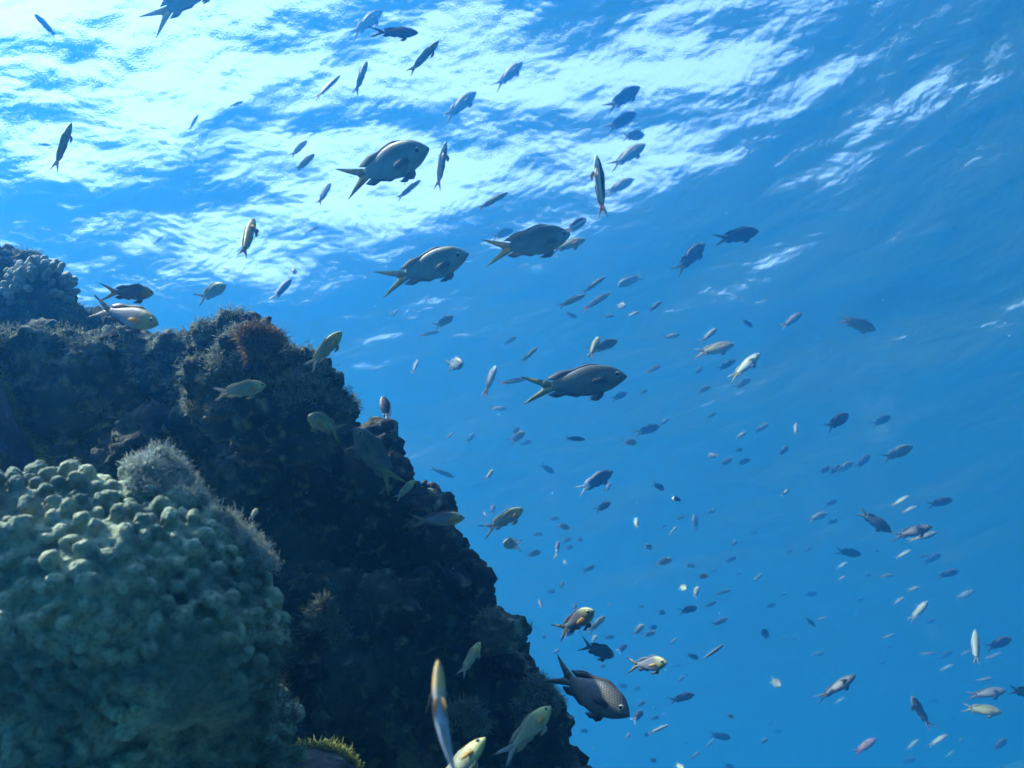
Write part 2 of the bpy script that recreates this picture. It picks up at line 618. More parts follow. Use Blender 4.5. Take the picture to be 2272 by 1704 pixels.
    sel = (sx > 275) & (sy < 1230) & (nv < 0.4) & (hull > 0.71) & (sy - 965 < (sx - 275) * 1.25 + 140) & (kno @ np.array(UP) + kno @ np.array(RIGHT) * 0.7 > -0.1)
    tf = tufts('polyp_fringe', kn, 15000, 0.0034, 0.00017, lambda a, n_: sel, rg, 0.5, 0)
    fo = link('polyp_fringe', tf, root, simple_mat('feathery_polyps', (0.46, 0.52, 0.48), 0.8, 0.45))
    fo.matrix_parent_inverse = Matrix.Translation(-inv)
    tag(fo, 'soft pale blue-grey feathery fringe', kind='stuff')
    sel2 = (sx > 540) & (sy > 1330) & (nv < 0.5)
    tf = tufts('algae_turf', kn, 2500, 0.006, 0.0003, lambda a, n_: sel2, rg, 0.6, 0)
    fo = link('algae_turf', tf, root, M_TURF_D)
    fo.matrix_parent_inverse = Matrix.Translation(-inv)
    tag(fo, kind='stuff')


foreground_coral()


# ------------------------------------------------------------------ dark plates with a yellow-green fringe
def fringed_plate(name, label, pts, d, thick, fr_len, n_fr, seed):
    """pts: rim line in view pixels; the plate hangs down and back from it"""
    root = empty(name, at(pts[0][0] * K, pts[0][1] * K, d))
    tag(root, label, 'coral')
    inv = root.location
    rim = []
    for a, b in zip(pts, pts[1:]):
        for t in np.linspace(0, 1, 14)[:-1]:
            rim.append((a[0] + (b[0] - a[0]) * t, a[1] + (b[1] - a[1]) * t))
    rim.append(pts[-1])
    rg = np.random.default_rng(seed)
    V, Fc = [], []
    rows = 16
    cx = sum(p[0] for p in pts) / len(pts) - 260 * (1 if name else 1)
    cy = max(p[1] for p in pts) + 120
    for j in range(rows):
        a = j / (rows - 1) * math.pi
        rad = (1 - 0.5 * (1 - math.cos(a)) * 0.0)
        for (x, y) in rim:
            off = math.sin(a) * thick
            inward = 0.0 if j == 0 else 1
            f = abs(math.cos(a))
            p = at(x * K, y * K, d + 0.03 - math.cos(a) * 0.09)
            q = at((x + (cx - x) * (1 - math.sin(a)) * 0.55) * K, (y + (cy - y) * (1 - math.sin(a)) * 0.55) * K, d + 0.03 - math.cos(a) * 0.09)
            wob = noise.noise(q * 40) * 0.006
            V.append(q - inv + UP * wob + RIGHT * wob)
    n = len(rim)
    for j in range(rows - 1):
        for i in range(n - 1):
            Fc.append((j * n + i, j * n + i + 1, (j + 1) * n + i + 1, (j + 1) * n + i))
    # close the shell
    Fc.append(tuple(range(n)))
    Fc.append(tuple((rows - 1) * n + i for i in reversed(range(n))))
    me = mesh_from('plate', V, Fc)
    po = link('plate', me, root, reef_material(name + '_skin', (0.02, 0.022, 0.025), (0.05, 0.05, 0.05), (0.12, 0.12, 0.10), (0.10, 0.08, 0.05), 0.004, 2.0))
    mid = rows // 2
    ok = np.zeros(len(V), bool)
    for j in (mid - 1, mid):
        ok[j * n:(j + 1) * n] = True
    tf = tufts('fringe', me, n_fr, fr_len, 0.0005, lambda a, b: ok[:len(a)], rg, 0.75, 0)
    tag(link('fringe', tf, root, simple_mat(name + '_fringe', (0.36, 0.39, 0.12), 0.7, 0.5)), 'yellow-green glowing edge', kind='stuff')


fringed_plate('fringed_coral', 'dark coral edge with a yellow-green fringe cut by the left edge of the photo',
              [(-60, 760), (0, 832), (25, 870), (48, 920), (62, 960), (76, 1000)], 0.85, 0.01, 0.0055, 1500, 1)
fringed_plate('fringed_coral', 'dark coral lip with a yellow-green fringe at the bottom edge, right of the knobbly head',
              [(640, 1622), (690, 1618), (722, 1626), (752, 1642), (775, 1672)], 0.8, 0.01, 0.0045, 1300, 2)


# ------------------------------------------------------------------ tufts and crusts growing on the wall
def growth(name, label, spots, d, ln, n, mt, seed):
    root = empty(name, at(spots[0][0] * K, spots[0][1] * K, d))
    tag(root, label, 'algae' if 'algae' in name else 'coral')
    inv = root.location
    me = blob_mesh('base', [(x, y, r, d) for x, y, r in spots], 0.0025)
    displace(me, [(0.005, 0.012, 'fractal')], seed)
    rg = np.random.default_rng(seed)
    for nm, m_, mt_ in (('base', me, M_BOULD), ('fronds', tufts('fronds', me, n, ln, ln * .06, facing(-0.6), rg, 0.6, 0), mt)):
        o = link(nm, m_, root, mt_)
        o.matrix_parent_inverse = Matrix.Translation(-inv)
        if nm == 'fronds':
            tag(o, kind='stuff')


growth('algae_tuft', 'rusty brown algae tuft on the crown of the round boulder', [(548, 735, 26), (580, 745, 24), (560, 765, 22)], 0.915, 0.006, 1800,
       simple_mat('rusty_fronds', (0.22, 0.15, 0.07), 0.8, 0.4), 31)
growth('soft_coral', 'dim pale bushy soft coral on the dark lower wall beside the orange-snouted fish', [(985, 1555, 24), (1010, 1545, 22), (1030, 1565, 18)], 0.97, 0.006, 1800,
       simple_mat('pale_fronds', (0.24, 0.26, 0.22), 0.8, 0.4), 32)
growth('soft_coral', 'pale crescent of bushy growth on the wall right of the knobbly head', [(690, 1325, 16), (712, 1345, 18), (735, 1372, 16), (700, 1300, 12)], 0.93, 0.005, 1500,
       simple_mat('grey_fronds', (0.15, 0.18, 0.15), 0.8, 0.4), 33)

# ------------------------------------------------------------------ fish
# body outlines, t = 0 snout .. 1 tail root: (t, upper, lower, half width); unit fish is 1 long, snout at x = +0.5
KIND = {
    'c': dict(xr=-0.21, prof=[(0, .004, .004, .003), (.02, .022, .022, .014), (.06, .052, .042, .028), (.13, .092, .072, .045), (.22, .128, .104, .057),
                              (.35, .148, .130, .064), (.48, .154, .142, .064), (.62, .137, .132, .055), (.76, .100, .098, .040), (.88, .068, .064, .024), (1, .044, .042, .012)],
              tail=[(0, .044), (-.06, .068), (-.16, .100), (-.29, .142), (-.17, .058), (-.10, .018), (-.085, 0)],
              dors=(.30, .93, .020, .052), anal=(.62, .93, .02, .055), eye=(.125, .022, .027), asp=(.33, .14), name='damselfish', L=.16),
    'a': dict(xr=-0.20, prof=[(0, .004, .004, .003), (.02, .022, .020, .013), (.07, .055, .046, .030), (.15, .088, .075, .045), (.27, .115, .105, .054),
                              (.42, .122, .118, .054), (.58, .106, .104, .045), (.74, .076, .074, .032), (.88, .048, .046, .020), (1, .034, .033, .010)],
              tail=[(0, .034), (-.06, .060), (-.16, .098), (-.30, .140), (-.16, .055), (-.10, .014), (-.09, 0)],
              dors=(.26, .90, .026, .048), anal=(.60, .90, .03, .060), eye=(.12, .026, .027), asp=(.25, .11), name='reef_fish', L=.09),
    's': dict(xr=-0.28, prof=[(0, .004, .004, .003), (.03, .022, .020, .015), (.09, .044, .040, .030), (.2, .064, .060, .043), (.36, .074, .072, .050),
                              (.55, .068, .068, .045), (.74, .050, .052, .033), (.9, .033, .034, .018), (1, .026, .026, .010)],
              tail=[(0, .026), (-.05, .040), (-.12, .058), (-.22, .075), (-.14, .032), (-.11, .010), (-.10, 0)],
              dors=(.25, .90, .022, .026), anal=(.55, .90, .02, .026), eye=(.10, .018, .017), asp=(.148, .10), name='slender_fish', L=.085),
}


def prof_at(k, t):
    P = KIND[k]['prof']
    for a, b in zip(P, P[1:]):
        if t <= b[0]:
            f = (t - a[0]) / (b[0] - a[0])
            return [a[i] + (b[i] - a[i]) * f for i in (1, 2, 3)]
    return list(P[-1][1:])


def smooth_prof(k, t):
    acc = [0, 0, 0]
    n = 0
    for d in (-.03, -.015, 0, .015, .03):
        tt = t + d * min(1, t / .05)
        if 0 <= tt <= 1:
            p = prof_at(k, tt)
            acc = [x + y for x, y in zip(acc, p)]
            n += 1
    return [x / n for x in acc]


def bent(v, bend):
    x, y, z = v
    u = 0.25 - x
    if u > 0 and bend:
        y = y + bend * u * u
    return (x, y, z)


def body_geo(k, bend, ns=26, nr=18):
    xr = KIND[k]['xr']
    V, Fc = [], []
    for i in range(ns):
        t = (i / (ns - 1)) ** 1.35
        up, lo, w = smooth_prof(k, t) if i else KIND[k]['prof'][0][1:]
        x = 0.5 + (xr - 0.5) * t
        for j in range(nr):
            a = j * 2 * math.pi / nr
            ca, sa = math.cos(a), math.sin(a)
            z = (up if sa > 0 else lo) * math.copysign(abs(sa) ** 0.93, sa)
            y = w * math.copysign(abs(ca) ** 0.85, ca) * (1.0 - 0.12 * (sa > 0) * sa)
            V.append(bent((x, y, z), bend))
    for i in range(ns - 1):
        for j in range(nr):
            e = (j + 1) % nr
            Fc.append((i * nr + j, (i + 1) * nr + j, (i + 1) * nr + e, i * nr + e))
    Fc.append(tuple(range(nr)))
    Fc.append(tuple((ns - 1) * nr + j for j in reversed(range(nr))))
    return V, Fc


def strip(top, bot, bend, th=.004, yfun=None):
    """thin solid fin between two outline rows of (x, z)"""
    n = len(top)
    V, Fc = [], []
    for side in (1, -1):
        for row, edge in ((top, 1), (bot, 0)):
            for (x, z) in row:
                y0 = yfun(x, z) if yfun else 0
                V.append(bent((x, y0 + side * th * (0.35 if edge else 1.0), z), bend))
    o = 2 * n
    for i in range(n - 1):
        Fc.append((i, i + 1, n + i + 1, n + i))
        Fc.append((o + i, o + n + i, o + n + i + 1, o + i + 1))
        Fc.append((i, o + i, o + i + 1, i + 1))
        Fc.append((n + i, n + i + 1, o + n + i + 1, o + n + i))
    Fc.append((0, n, o + n, o))
    Fc.append((n - 1, o + n - 1, o + 2 * n - 1, 2 * n - 1))
    return V, Fc


def densify(pts, m=3):
    out = []
    for a, b in zip(pts, pts[1:]):
        for i in range(m):
            f = i / m
            out.append((a[0] + (b[0] - a[0]) * f, a[1] + (b[1] - a[1]) * f))
    return out + [pts[-1]]


def tail_geo(k, bend):
    xr = KIND[k]['xr']
    T = KIND[k]['tail']
    up = densify([(xr + .02 + T[0][0], T[0][1])] + [(xr + x, z) for x, z in T[1:4]], 3)
    inn = densify([(xr + .02, 0.0)] + [(xr + T[6][0], 0.0), (xr + T[5][0], T[5][1]), (xr + T[4][0], T[4][1])] + [(xr + T[3][0] - .003, T[3][1] - .004)], 3)
    m = len(inn)
    up = [up[min(len(up) - 1, round(i * (len(up) - 1) / (m - 1)))] for i in range(m)]
    V1, F1 = strip(up, inn, bend, .003)
    V2, F2 = strip([(x, -z) for x, z in inn], [(x, -z) for x, z in up], bend, .003)
    return V1 + V2, F1 + [tuple(i + len(V1) for i in f) for f in F2]


def top_fin(k, bend, upper=True):
    t0, t1, h, lobe = KIND[k]['dors' if upper else 'anal']
    xr = KIND[k]['xr']
    base, edge = [], []
    n = 16
    for i in range(n):
        f = i / (n - 1)
        t = t0 + (t1 - t0) * f
        p = smooth_prof(k, t)
        z = p[0] if upper else p[1]
        x = 0.5 + (xr - 0.5) * t
        hh = h * min(1, f * 5) * (1 - 0.25 * f)
        if f > .6:
            hh += (lobe - h * .75) * math.sin((f - .6) / .4 * math.pi * .62)
        if upper and f < .65:
            hh *= 0.94 + 0.06 * (i % 2)
        sx = -(.015 + .085 * max(0, (f - .45) / .55) ** 1.5)
        hh = max(hh, .002)
        s = 1 if upper else -1
        base.append((x, s * (z - .012)))
        edge.append((x + sx, s * (z + hh - (0.03 * max(0, f - .8) / .2))))
    return strip(edge, base, bend, .0035)


def paddle(k, bend, kind, side):
    """pectoral or pelvic fin"""
    xr = KIND[k]['xr']
    t = .27 if kind == 'pec' else .34
    up, lo, w = smooth_prof(k, t)
    x = 0.5 + (xr - 0.5) * t
    if kind == 'pec':
        root, out = (x, -lo * .25), [(x - .05, .01), (x - .12, -.004), (x - .15, -.035), (x - .11, -.055), (x - .04, -.05)]
        top = [(x, -lo * .15), out[0], out[1], out[2]]
        bot = [(x, -lo * .40), out[4], out[3], (out[2][0] - .002, out[2][1] - .003)]
        yf = lambda px, pz: side * (w * .93 + (x - px) * .38)
    else:
        top = [(x, -lo * .86), (x - .03, -lo * .95), (x - .08, -lo - .015), (x - .13, -lo - .035)]
        bot = [(x + .015, -lo * .88), (x - .01, -lo - .03), (x - .06, -lo - .06), (x - .132, -lo - .042)]
        yf = lambda px, pz: side * (w * .25 + max(0, (-pz - lo * .9)) * .5)
    return strip(densify(top, 2), densify(bot, 2), bend, .0025, yf)


def eye_geo(k, side, r_mul=1.0, push=0.0, bend=0):
    t, z, r = KIND[k]['eye']
    up, lo, w = smooth_prof(k, t)
    x = 0.5 + (KIND[k]['xr'] - 0.5) * t
    wz = w * math.sqrt(max(.1, 1 - (z / up) ** 2))
    bm = bmesh.new()
    M = Matrix.Translation((x, side * (wz * .92 + push), z)) @ Matrix.Diagonal((r * r_mul, r * .42 * (1 if r_mul == 1 else .55), r * r_mul, 1))
    bmesh.ops.create_icosphere(bm, subdivisions=2, radius=1, matrix=M)
    V = [tuple(v.co) for v in bm.verts]
    Fc = [tuple(v.index for v in f.verts) for f in bm.faces]
    bm.free()
    return V, Fc


TONE = {  # back, side, belly, tail, fin, head
    'g': ((.105, .14, .105), (.24, .295, .22), (.27, .32, .25), (.32, .34, .17), (.22, .25, .20), None),
    'm': ((.065, .08, .065), (.11, .14, .11), (.13, .155, .125), (.28, .31, .14), (.16, .18, .18), None),
    'd': ((.045, .055, .05), (.09, .105, .092), (.10, .115, .10), (.28, .28, .13), (.06, .065, .065), None),
    'k': ((.035, .04, .04), (.06, .068, .062), (.07, .075, .07), (.09, .10, .08), (.03, .035, .04), None),
    'o': ((.14, .14, .07), (.30, .29, .14), (.38, .36, .2), (.40, .36, .22), (.3, .27, .14), None),
    'y': ((.14, .155, .08), (.24, .26, .16), (.28, .29, .22), (.42, .42, .39), (.36, .35, .24), (.38, .36, .12)),
    's': ((.10, .125, .11), (.18, .215, .19), (.20, .23, .20), (.23, .26, .23), (.28, .31, .27), None),
    'w': ((.05, .055, .05), (.60, .64, .60), (.25, .26, .24), (.62, .45, .38), (.4, .4, .36), None),
    'b': ((.03, .035, .045), (.05, .055, .065), (.06, .065, .07), (.72, .75, .75), (.12, .13, .14), None),
    'p': ((.055, .062, .064), (.09, .10, .102), (.10, .11, .112), (.13, .12, .13), (.08, .07, .09), None),
    'r': ((.13, .08, .085), (.22, .14, .145), (.24, .17, .17), (.2, .1, .1), (.3, .16, .17), None),
    'v': ((.07, .075, .085), (.17, .18, .20), (.24, .25, .25), (.24, .24, .17), (.12, .12, .13), (.30, .28, .11)),
    'f': ((.34, .22, .08), (.36, .39, .46), (.42, .42, .48), (.4, .38, .4), (.42, .28, .1), (.58, .34, .05)),
}
TONE['n'] = TONE['g']
FM = {}


def fish_mat(tone, part):
    key = (tone, part)
    if key in FM:
        return FM[key]
    back, side, belly, tail, fin, head = TONE[tone]
    m, nt = mat('fish_%s_%s' % (part, tone))
    b = N(nt, 'BsdfPrincipled', ins={'Roughness': 0.5})
    b.inputs['Specular IOR Level'].default_value = 0.22
    out = N(nt, 'OutputMaterial')
    if part == 'body':
        tc = N(nt, 'TexCoord')
        sp = N(nt, 'SeparateXYZ')
        L(nt, tc.outputs['Object'], sp.inputs[0])
        X, Z = sp.outputs[0], sp.outputs[2]
        lo, hi = (.0, .09) if tone != 'w' else (.022, .034)
        col = mix_col(nt, ramp(nt, Z, lo, hi), side, back)
        col = mix_col(nt, ramp(nt, Z, -.03, -.10) if tone != 'w' else ramp(nt, Z, -.012, -.03), col, belly)
        if tone == 'w':
            col = mix_col(nt, ramp(nt, X, -.05, -.28), col, (.62, .45, .38))
        if tone == 'b':
            col = mix_col(nt, ramp(nt, X, -.12, -.17), col, tail)
        elif tone in 'gdynm':
            col = mix_col(nt, math_node(nt, 'MULTIPLY', ramp(nt, X, -.10, -.23), .5), col, tail)
        if head:
            col = mix_col(nt, math_node(nt, 'MULTIPLY', ramp(nt, X, .18, .36), .85), col, head)
        # blotches, scales, gill line
        nz = N(nt, 'TexNoise', ins={'Scale': 14, 'Detail': 4.0})
        L(nt, tc.outputs['Object'], nz.inputs['Vector'])
        col = mix_col(nt, math_node(nt, 'MULTIPLY', ramp(nt, nz.outputs[0], .4, .7), .28), col, tuple(c * .55 for c in side))
        zx = math_node(nt, 'MULTIPLY', Z, .8)
        s1 = math_node(nt, 'SINE', math_node(nt, 'MULTIPLY', math_node(nt, 'ADD', X, zx), 108.0))
        s2 = math_node(nt, 'SINE', math_node(nt, 'MULTIPLY', math_node(nt, 'SUBTRACT', X, zx), 108.0))
        lat = math_node(nt, 'ABSOLUTE', math_node(nt, 'MULTIPLY', s1, s2))
        sc_m = math_node(nt, 'MULTIPLY', ramp(nt, lat, .45, .02), ramp(nt, X, .33, .22))
        col = mix_col(nt, math_node(nt, 'MULTIPLY', math_node(nt, 'MULTIPLY', sc_m, ramp(nt, nz.outputs[0], .25, .6)), .38 if tone in 'gdknm' else .25), col, tuple(c * .35 for c in back))
        gx = math_node(nt, 'ADD', X, math_node(nt, 'MULTIPLY', math_node(nt, 'MULTIPLY', Z, Z), 9.0))
        gl = math_node(nt, 'MULTIPLY', ramp(nt, math_node(nt, 'ABSOLUTE', math_node(nt, 'SUBTRACT', gx, .302)), .007, .002), .55)
        col = mix_col(nt, gl, col, tuple(c * .4 for c in back))
        mo = math_node(nt, 'MULTIPLY', ramp(nt, X, .462, .475), ramp(nt, math_node(nt, 'ABSOLUTE', math_node(nt, 'ADD', Z, .006)), .0035, .001))
        col = mix_col(nt, mo, col, (.02, .02, .02))
        if tone in 'gdnm':
            dx = math_node(nt, 'SUBTRACT', X, .268)
            dz = math_node(nt, 'MULTIPLY', math_node(nt, 'ADD', Z, .018), .75)
            dd = math_node(nt, 'SQRT', math_node(nt, 'ADD', math_node(nt, 'MULTIPLY', dx, dx), math_node(nt, 'MULTIPLY', dz, dz)))
            col = mix_col(nt, ramp(nt, dd, .023, .014), col, (.012, .012, .014))
        L(nt, col, b.inputs['Base Color'])
        bp = N(nt, 'Bump', ins={'Strength': 0.15, 'Distance': 0.002})
        L(nt, lat, bp.inputs['Height'])
        L(nt, bp.outputs[0], b.inputs['Normal'])
        L(nt, b.outputs[0], out.inputs[0])
    else:
        c = {'tail': tail, 'fin': fin, 'eye': (.30, .31, .24), 'pupil': (.004, .004, .006), 'pec': (.52, .34, .08) if tone in 'yvo' else tuple(c * 0.8 for c in side)}[part]
        if part in ('eye', 'pupil'):
            b.inputs['Base Color'].default_value = (*c, 1)
            b.inputs['Roughness'].default_value = .12
            L(nt, b.outputs[0], out.inputs[0])
        else:
            tc = N(nt, 'TexCoord')
            sp = N(nt, 'SeparateXYZ')
            L(nt, tc.outputs['Object'], sp.inputs[0])
            wv = N(nt, 'TexWave', bands_direction='Z', ins={'Scale': 22.0, 'Distortion': 1.5, 'Detail': 1.0})
            L(nt, tc.outputs['Object'], wv.inputs['Vector'])
            col = mix_col(nt, math_node(nt, 'MULTIPLY', wv.outputs[1], .4), c, tuple(x * .5 for x in c))
            if part == 'tail' and tone in 'gdnm':
                az = math_node(nt, 'ABSOLUTE', sp.outputs[2])
                col = mix_col(nt, ramp(nt, az, .125, .15), col, tuple(x * .3 for x in back))
            if part == 'tail' and tone in 'yv':
                az = math_node(nt, 'ABSOLUTE', sp.outputs[2])
                col = mix_col(nt, ramp(nt, az, .085, .11), col, (.05, .05, .07))
            L(nt, col, b.inputs['Base Color'])
            tl = N(nt, 'BsdfTranslucent')
            L(nt, col, tl.inputs[0])
            mx = N(nt, 'MixShader', ins={0: 0.45})
            L(nt, b.outputs[0], mx.inputs[1])
            L(nt, tl.outputs[0], mx.inputs[2])
            L(nt, mx.outputs[0], out.inputs[0])
    FM[key] = m
    return m


MC = {}


def fish_mesh(k, bend, tone, part):
    key = (k, bend, tone, part)
    if key in MC:
        return MC[key]
    base, side = part.rsplit('/', 1) if '/' in part else (part, '1')
    side = int(side)
    if base == 'whole':
        V, Fc = body_geo(k, bend, 20, 12)
        nb = len(Fc)
        nt_ = 0
        for i, (v, f) in enumerate((tail_geo(k, bend), top_fin(k, bend), top_fin(k, bend, False))):
            Fc = Fc + [tuple(q + len(V) for q in g) for g in f]
            V = V + v
            if i == 0:
                nt_ = len(Fc)
        me = mesh_from('fish', V, Fc)
        for p in ('body', 'tail', 'fin'):
            me.materials.append(fish_mat(tone, p))
        me.polygons.foreach_set('material_index', [0] * nb + [1] * (nt_ - nb) + [2] * (len(Fc) - nt_))
    else:
        V, Fc = {'body': lambda: body_geo(k, bend, 34, 24), 'tail_fin': lambda: tail_geo(k, bend), 'dorsal_fin': lambda: top_fin(k, bend),
                 'anal_fin': lambda: top_fin(k, bend, False), 'pectoral_fin': lambda: paddle(k, bend, 'pec', side),
                 'pelvic_fin': lambda: paddle(k, bend, 'pel', side), 'eye': lambda: eye_geo(k, side),
                 'pupil': lambda: eye_geo(k, side, .66, KIND[k]['eye'][2] * .30)}[base]()
        me = mesh_from(base, V, Fc)
        me.materials.append(fish_mat(tone, {'body': 'body', 'tail_fin': 'tail', 'dorsal_fin': 'fin', 'anal_fin': 'fin', 'pectoral_fin': 'pec',
                                            'pelvic_fin': 'fin', 'eye': 'eye', 'pupil': 'pupil'}[base]))
        if tone == 'b' and base in ('dorsal_fin',):
            me.materials[0] = fish_mat(tone, 'tail')
    MC[key] = me
    return me


LOOK = {'g': 'grey', 'm': 'dark grey', 'n': 'grey', 'd': 'dark', 'k': 'blackish', 'o': 'olive', 'y': 'yellowish', 's': 'silvery', 'w': 'white-striped',
        'b': 'dark white-tailed', 'p': 'dark purplish', 'r': 'reddish', 'v': 'grey-violet', 'f': 'orange-headed'}
BUILD = {'c': 'deep-bodied', 'a': '', 's': 'slender'}
GROUP = {'c': 'deep-bodied fish over the drop-off', 'a': 'small fish swarming off the reef', 's': 'slender fish in open water'}
MARKS = [('the round boulder', 590, 800), ('the knobby branching coral', 85, 600)]
FISH = []


def heading(dx, dy):
    a = math.degrees(math.atan2(-dy, dx)) % 360
    return ['heading right', 'heading up right', 'heading up', 'heading up left', 'heading left', 'heading down left', 'heading down', 'heading down right'][int((a + 22.5) // 45) % 8]


def parse(tab):
    x0 = y0 = 0
    s = 1
    for ln in tab.strip().splitlines():
        ln = ln.strip()
        if not ln:
            continue
        if ln[0] == '#':
            x0, y0, s = [float(v) for v in ln[1:].split()]
            continue
        seg = [q.strip() for q in ln.split('|')]
        w = seg[0].split()
        h = (x0 + float(w[0]) / s, y0 + float(w[1]) / s)
        t = (x0 + float(w[2]) / s, y0 + float(w[3]) / s)
        wd = None if w[4] == '-' else float(w[4]) / s
        f = dict(h=h, t=t, w=wd, k=w[5], tone=w[6], mul=1.0, d=None, bend=0.0, toward=False, back=False, flip=False,
                 label=seg[1] if len(seg) > 1 and seg[1] else None, short=seg[2] if len(seg) > 2 else None)
        for e in w[7:]:
            if e[0] == 'f':
                f['mul'] = float(e[1:])
            elif e[0] == '@':
                f['d'] = float(e[1:])
            elif e[0] == 'b':
                f['bend'] = float(e[1:])
            elif e == 't':
                f['toward'] = True
            elif e == 'k':
                f['back'] = True
            elif e == 'x':
                f['flip'] = True
        f['c'] = ((h[0] + t[0]) / 2, (h[1] + t[1]) / 2)
        f['px'] = math.hypot(h[0] - t[0], h[1] - t[1])
        if f['short']:
            MARKS.append((f['short'], *f['c']))
        FISH.append(f)


def relation(c, q):
    dx, dy = c[0] - q[0], c[1] - q[1]
    a = math.degrees(math.atan2(-dy, dx)) % 360
    return ['right of', 'upper right of', 'above', 'upper left of', 'left of', 'lower left of', 'below', 'lower right of'][int((a + 22.5) // 45) % 8]


def label_all():
    ORD = ['leftmost', 'second', 'third', 'fourth', 'fifth', 'sixth', 'seventh', 'eighth', 'ninth', 'tenth', 'eleventh', 'twelfth']
    buckets = {}
    for f in FISH:
        if f['label']:
            continue
        size = 'tiny' if f['px'] < 34 else 'small' if f['px'] < 62 else 'mid-sized' if f['px'] < 110 else 'large'
        fade = 'faded ' if f['mul'] >= 1.5 else ''
        look = ' '.join(((size if not fade else size.replace('mid-sized', '')) + ' ' + fade + LOOK[f['tone']] + ' ' + BUILD[f['k']]).split()) + ' fish'
        hd = heading(f['h'][0] - f['t'][0], f['h'][1] - f['t'][1])
        m = min(MARKS, key=lambda q: math.hypot(q[1] - f['c'][0], q[2] - f['c'][1]))
        dist = math.hypot(m[1] - f['c'][0], m[2] - f['c'][1])
        near = 'just ' if dist < 110 else ''
        key = (look, hd, near + relation(f['c'], m[1:]) + ' ' + m[0])
        buckets.setdefault(key, []).append(f)
    for (look, hd, rel), fs in buckets.items():
        if len((look + hd + rel).split()) > 9 + 4 * (len(fs) == 1):
            hd = hd.replace('heading ', '').replace(' ', '-') + '-pointing'
            look, hd = look.replace(' fish', ''), hd + ' fish'
        fs.sort(key=lambda f: f['c'][0])
        for i, f in enumerate(fs):
            if len(fs) == 1:
                f['label'] = '%s %s, %s' % (look, hd, rel)
            elif len(fs) == 2:
                f['label'] = '%s %s, %s of two %s' % (look, hd, ('left', 'right')[i], rel)
            else:
                f['label'] = '%s %s, %s from left %s' % (look, hd, 'first' if i == 0 else ORD[min(i, 11)], rel)


def build_fish(f):
    K_ = KIND[f['k']]
    hx, hy = f['h']
    tx, ty = f['t']
    px = max(f['px'], 6.0)
    D_, T_ = K_['asp']
    q = (f['w'] / px) if f['w'] else (D_ + T_) * .5 * 1.05
    cphi, rho = 1.0, 0.0
    if q >= D_:
        cphi = max(.30, D_ / q)
    else:
        r2 = (q * q - T_ * T_) / (D_ * D_ - T_ * T_)
        rho = math.acos(math.sqrt(min(1, max(0.0, r2))))
    Lf = K_['L'] * f['mul'] * (1.28 if px < 46 else 1.0)
    if f['d']:
        d = f['d']
        Lf = d * px / (F_ * cphi)
    else:
        d = F_ * Lf * cphi / px
    cx, cy = f['c']
    c = at(cx, cy, d)
    if c.z > SURF_Z - 0.45:                       # keep everything under the surface
        k_ = (SURF_Z - 0.45) / c.z
        d *= k_
        Lf *= k_
        c = at(cx, cy, d)
    ray = c.normalized()
    iv = Vector((hx - tx, -(hy - ty)))
    iv.normalize()
    R_ = (RIGHT - ray * RIGHT.dot(ray)).normalized()
    U_ = ray.cross(R_) * -1
    if U_.dot(UP) < 0:
        U_ = -U_
    img = R_ * iv.x + U_ * iv.y
    D = img * cphi + ray * math.sqrt(max(0, 1 - cphi * cphi)) * (-1 if f['toward'] else 1)
    pu = Vector((-iv.y, iv.x))
    if pu.y < 0 or (abs(pu.y) < .12 and pu.x > 0):
        pu = -pu
    if f['flip']:
        pu = -pu
    u0 = R_ * pu.x + U_ * pu.y
    out = (ray - D * ray.dot(D)).normalized()
    Z = (u0 * math.cos(rho) + out * math.sin(rho) * (-1 if f['back'] else 1))
    Z = (Z - D * Z.dot(D)).normalized()
    Y = Z.cross(D)
    M = Matrix((D, Y, Z)).transposed().to_4x4()
    M = Matrix.Translation(c) @ M @ Matrix.Scale(Lf, 4)
    k, tone, bend = f['k'], f['tone'], f['bend']
    if f['px'] < 44:
        root = link(K_['name'], fish_mesh(k, bend, tone, 'whole'))
    else:
        root = bpy.data.objects.new(K_['name'], None)
        root.empty_display_size = .1
        COL.objects.link(root)
        parts = ['body', 'tail_fin', 'dorsal_fin', 'anal_fin', 'eye/1', 'eye/-1']
        if f['px'] > 80:
            parts += ['pectoral_fin/1', 'pectoral_fin/-1', 'pelvic_fin/1', 'pelvic_fin/-1']
        for p in parts:
            o = link(p.split('/')[0], fish_mesh(k, bend, tone, p), root)
            if p.startswith('eye'):
                link('pupil', fish_mesh(k, bend, tone, 'pupil/' + p.split('/')[1]), o)
    root.matrix_world = M
    tag(root, f['label'], 'fish', GROUP[k])

